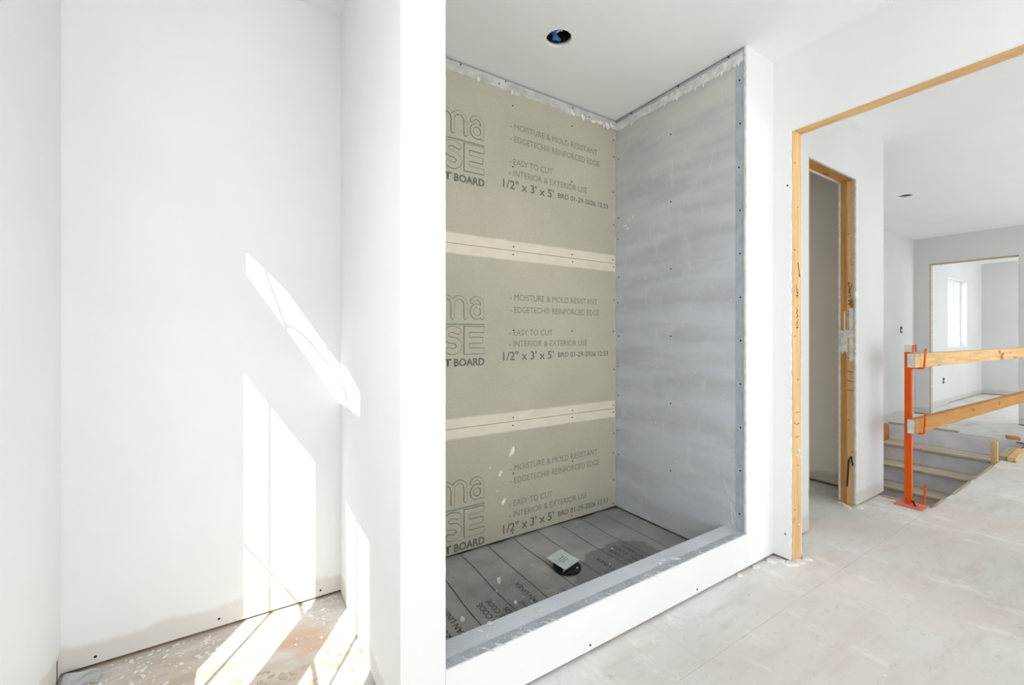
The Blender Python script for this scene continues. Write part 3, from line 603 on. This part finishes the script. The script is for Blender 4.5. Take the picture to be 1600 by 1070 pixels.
# stub post and scrap
o = tag(obj('stub_post', bev(B(5.50, 5.54, .855, .893, -.35, .175), .002), 'wz'), 'short upright pine stub at the right edge of the stairs', 'post')
sb = thing('scrap_wood', (5.88, .83, 0), 'two pale wood offcuts lying side by side on the floor beyond the stub post', 'offcut')
bm = bmesh.new(); rbox(bm, (5.88, .80, .020), .54, .05, .038, math.radians(2)); obj('offcut', bev(bm, .002), 'wx', sb)
bm = bmesh.new(); rbox(bm, (5.88, .853, .020), .50, .05, .038, math.radians(2)); obj('offcut', bev(bm, .002), 'wfar', sb)
bm = bmesh.new(); tube(bm, [(6.62, .90, .012), (6.55, .84, .02), (6.4, .82, .02), (6.25, .83, .007)], .006, 6); tag(obj('metal_strap', bm, 'black'), 'thin dark bent strap on the floor at the far right corner of the stairs', 'strap')
bm = bmesh.new(); rbox(bm, (6.88, .96, .014), .12, .09, .026, .3); tag(obj('wood_offcut', bev(bm, .003), 'wx2'), 'small brown wood chip at the far right corner of the stair opening', 'offcut')

# ------------------------------------------------------------------ guard rail
def post(cx, cy, label):
    p = thing('guardrail_post', (cx, cy, 0), label, 'post', 'orange guardrail posts')
    obj('base_plate', bev(B(cx-.075, cx+.035, cy-.085, cy+.055, .0005, .0075), .001), 'orange_dust', p)
    pl = obj('pole', bev(B(cx-.017, cx+.017, cy-.017, cy+.017, .0075, 1.0), .003, 2), 'orange', p)
    obj('cap_tag', bev(B(cx-.0185, cx+.0185, cy-.0185, cy+.0185, .985, 1.035), .003, 2), 'tag', pl)
    bm = bmesh.new(); tube(bm, [(cx, cy-.018, .985), (cx, cy-.022, 1.03), (cx, cy-.034, 1.035), (cx, cy-.036, .99)], .005, 8); obj('top_loop', bm, 'orange', pl)
    for z0, z1 in ((.885, 1.012), (.47, .60), (.03, .15)):
        bm = bmesh.new(); tube(bm, [(cx, cy-.015, z0), (cx, cy-.066, z0), (cx, cy-.072, z0+.002), (cx, cy-.074, z0+.01), (cx, cy-.082, z1)], .0055, 8); obj('board_bracket', bm, 'orange', p)
    bm = bmesh.new(); tube(bm, [(cx-.01, cy-.018, .03), (cx-.03, cy-.03, .03), (cx-.05, cy-.045, .015)], .005, 6); obj('wedge_pin', bm, 'black', p)
    return p
post(3.638, .948, 'orange steel guardrail post with white top tag, at the near corner of the stairs')
AN = math.radians(-2.4)
def board(z0, lab, m, L=3.75):
    bm = bmesh.new(); mt = Matrix.Translation((3.54, .9115, 0)) @ Matrix.Rotation(AN, 4, 'Z')
    bx(bm, 0, L, -.019, .019, z0, z0+.09, mt); bev(bm, .003, 2)
    e = thing('guardrail_board', (3.54, .91, z0), lab, 'board')
    pk = obj('plank', bm, m, e)
    bm = bmesh.new(); bx(bm, -.0012, .0, -.017, .017, z0+.002, z0+.088, mt); obj('painted_end', bm, 'mud', pk)['label'] = 'whitened end of the board'
    return e
board(.8915, 'upper pine board of the stair guardrail held by the orange post', 'wx'); board(.4765, 'lower pine board of the stair guardrail held by the orange post', 'wx2')
xx = 3.54+3.5; yy = .9115+3.5*math.tan(AN)+.0385
post(xx, yy, 'orange steel guardrail post carrying the far ends of the two boards')

# ------------------------------------------------------------------ electrical boxes
def ebox(name, x0, x1, y0, y1, z0, z1, label, face):
    e = thing(name, ((x0+x1)/2, (y0+y1)/2, z0), label, 'electrical box')
    obj('box_body', bev(B(x0, x1, y0, y1, z0, z1), .002), 'black', e)
    if face == 'y':
        obj('wire', B(x0+.02, x1-.02, y0-.004, y0, z0+.02, z0+.05), 'steel', e)
    else: obj('wire', B(x0-.004, x0, y0+.03, y0+.05, z0+.03, z0+.06), 'steel', e)
def px(x, Y=2.03):
    u = (x-800)/660; return Y*(.5329+.8462*u)/(.8462-.5329*u)
def zz(x, y, Y=2.03):
    u = (x-800)/660; return H+(525-y)/660*Y/(.8462-.5329*u)
ebox('switch_box', px(1406.5), px(1409.5), 2.026, 2.03, zz(1408, 520), zz(1408, 510), 'small black open switch box on the grey wall left of the far opening', 'y')
ebox('outlet_box', px(1473), px(1475.5), 2.026, 2.03, zz(1474, 599), zz(1474, 590), 'small dark outlet box low on the wall below the far window', 'y')
ebox('outlet_box', 11.774, 11.78, 1.40, 1.49, .40, .50, 'square black outlet box low on the end wall of the far room', 'x')
for o in C.objects:
    pass

# ------------------------------------------------------------------ debris
def debris(name, label, n, fx, fy, r0, r1, m='mud', th=.35):
    bm = bmesh.new()
    for _ in range(n):
        r = random.uniform(r0, r1)*random.random()**.6+r0*.3; blob(bm, (fx(), fy(), .0002), (0, 0, 1), r, r*th, random.uniform(.8, 2.2), None, 6)
    return stuff(tag(obj(name, bm, m), label, 'debris'))
debris('plaster_crumbs', 'white plaster crumbs scattered over the alcove floor', 420, lambda: random.uniform(-.48, .34), lambda: 1.90-min(.28, abs(random.gauss(0, .12))), .0015, .008)
debris('drywall_flakes', 'beige drywall flakes lying on the alcove floor', 120, lambda: random.uniform(-.48, .34), lambda: 1.60-abs(random.gauss(0, .12)), .004, .016, 'wfar', .2)
debris('plaster_flakes', 'white plaster flakes on the floor in front of the shower curb', 90, lambda: random.uniform(.7, 1.8), lambda: 1.05-abs(random.gauss(0, .35)), .0015, .007, 'mud', .3)
bm = bmesh.new()
for x, y, r in ((2.03, 1.07, .018), (2.15, 1.06, .022), (2.21, 1.0, .03), (2.26, .985, .025), (2.32, .98, .02), (2.19, 1.03, .02), (1.9, 1.075, .01), (3.30, 1.10, .03), (3.25, 1.15, .03), (3.29, 1.19, .02)): blob(bm, (x, y, .0002), (0, 0, 1), r, .008, 1.4, None, 10)
stuff(tag(obj('plaster_lumps', bm, 'mud'), 'spilled white compound lumps at the feet of the door framing', 'debris'))
# torn building paper in the alcove's left corner
bm = bmesh.new(); n = 12; rows = []
for i in range(n+1):
    u = i/n; rows.append([bm.verts.new((-.485+u*.09, 1.88-.01*math.sin(u*7)-v*.06, .003+(1-v)*.022*(1-u*.8)*(1+.25*math.sin(u*9))+.003*math.sin(v*9+u*5))) for v in [k/6 for k in range(7)]])
for r0, r1 in zip(rows, rows[1:]):
    for k in range(6): bm.faces.new((r0[k], r0[k+1], r1[k+1], r1[k]))
bmesh.ops.solidify(bm, geom=bm.faces[:], thickness=.0015)
tag(obj('torn_paper', bm, 'white_clean', None, False), 'crumpled piece of pale paper in the left corner of the alcove floor', 'paper')
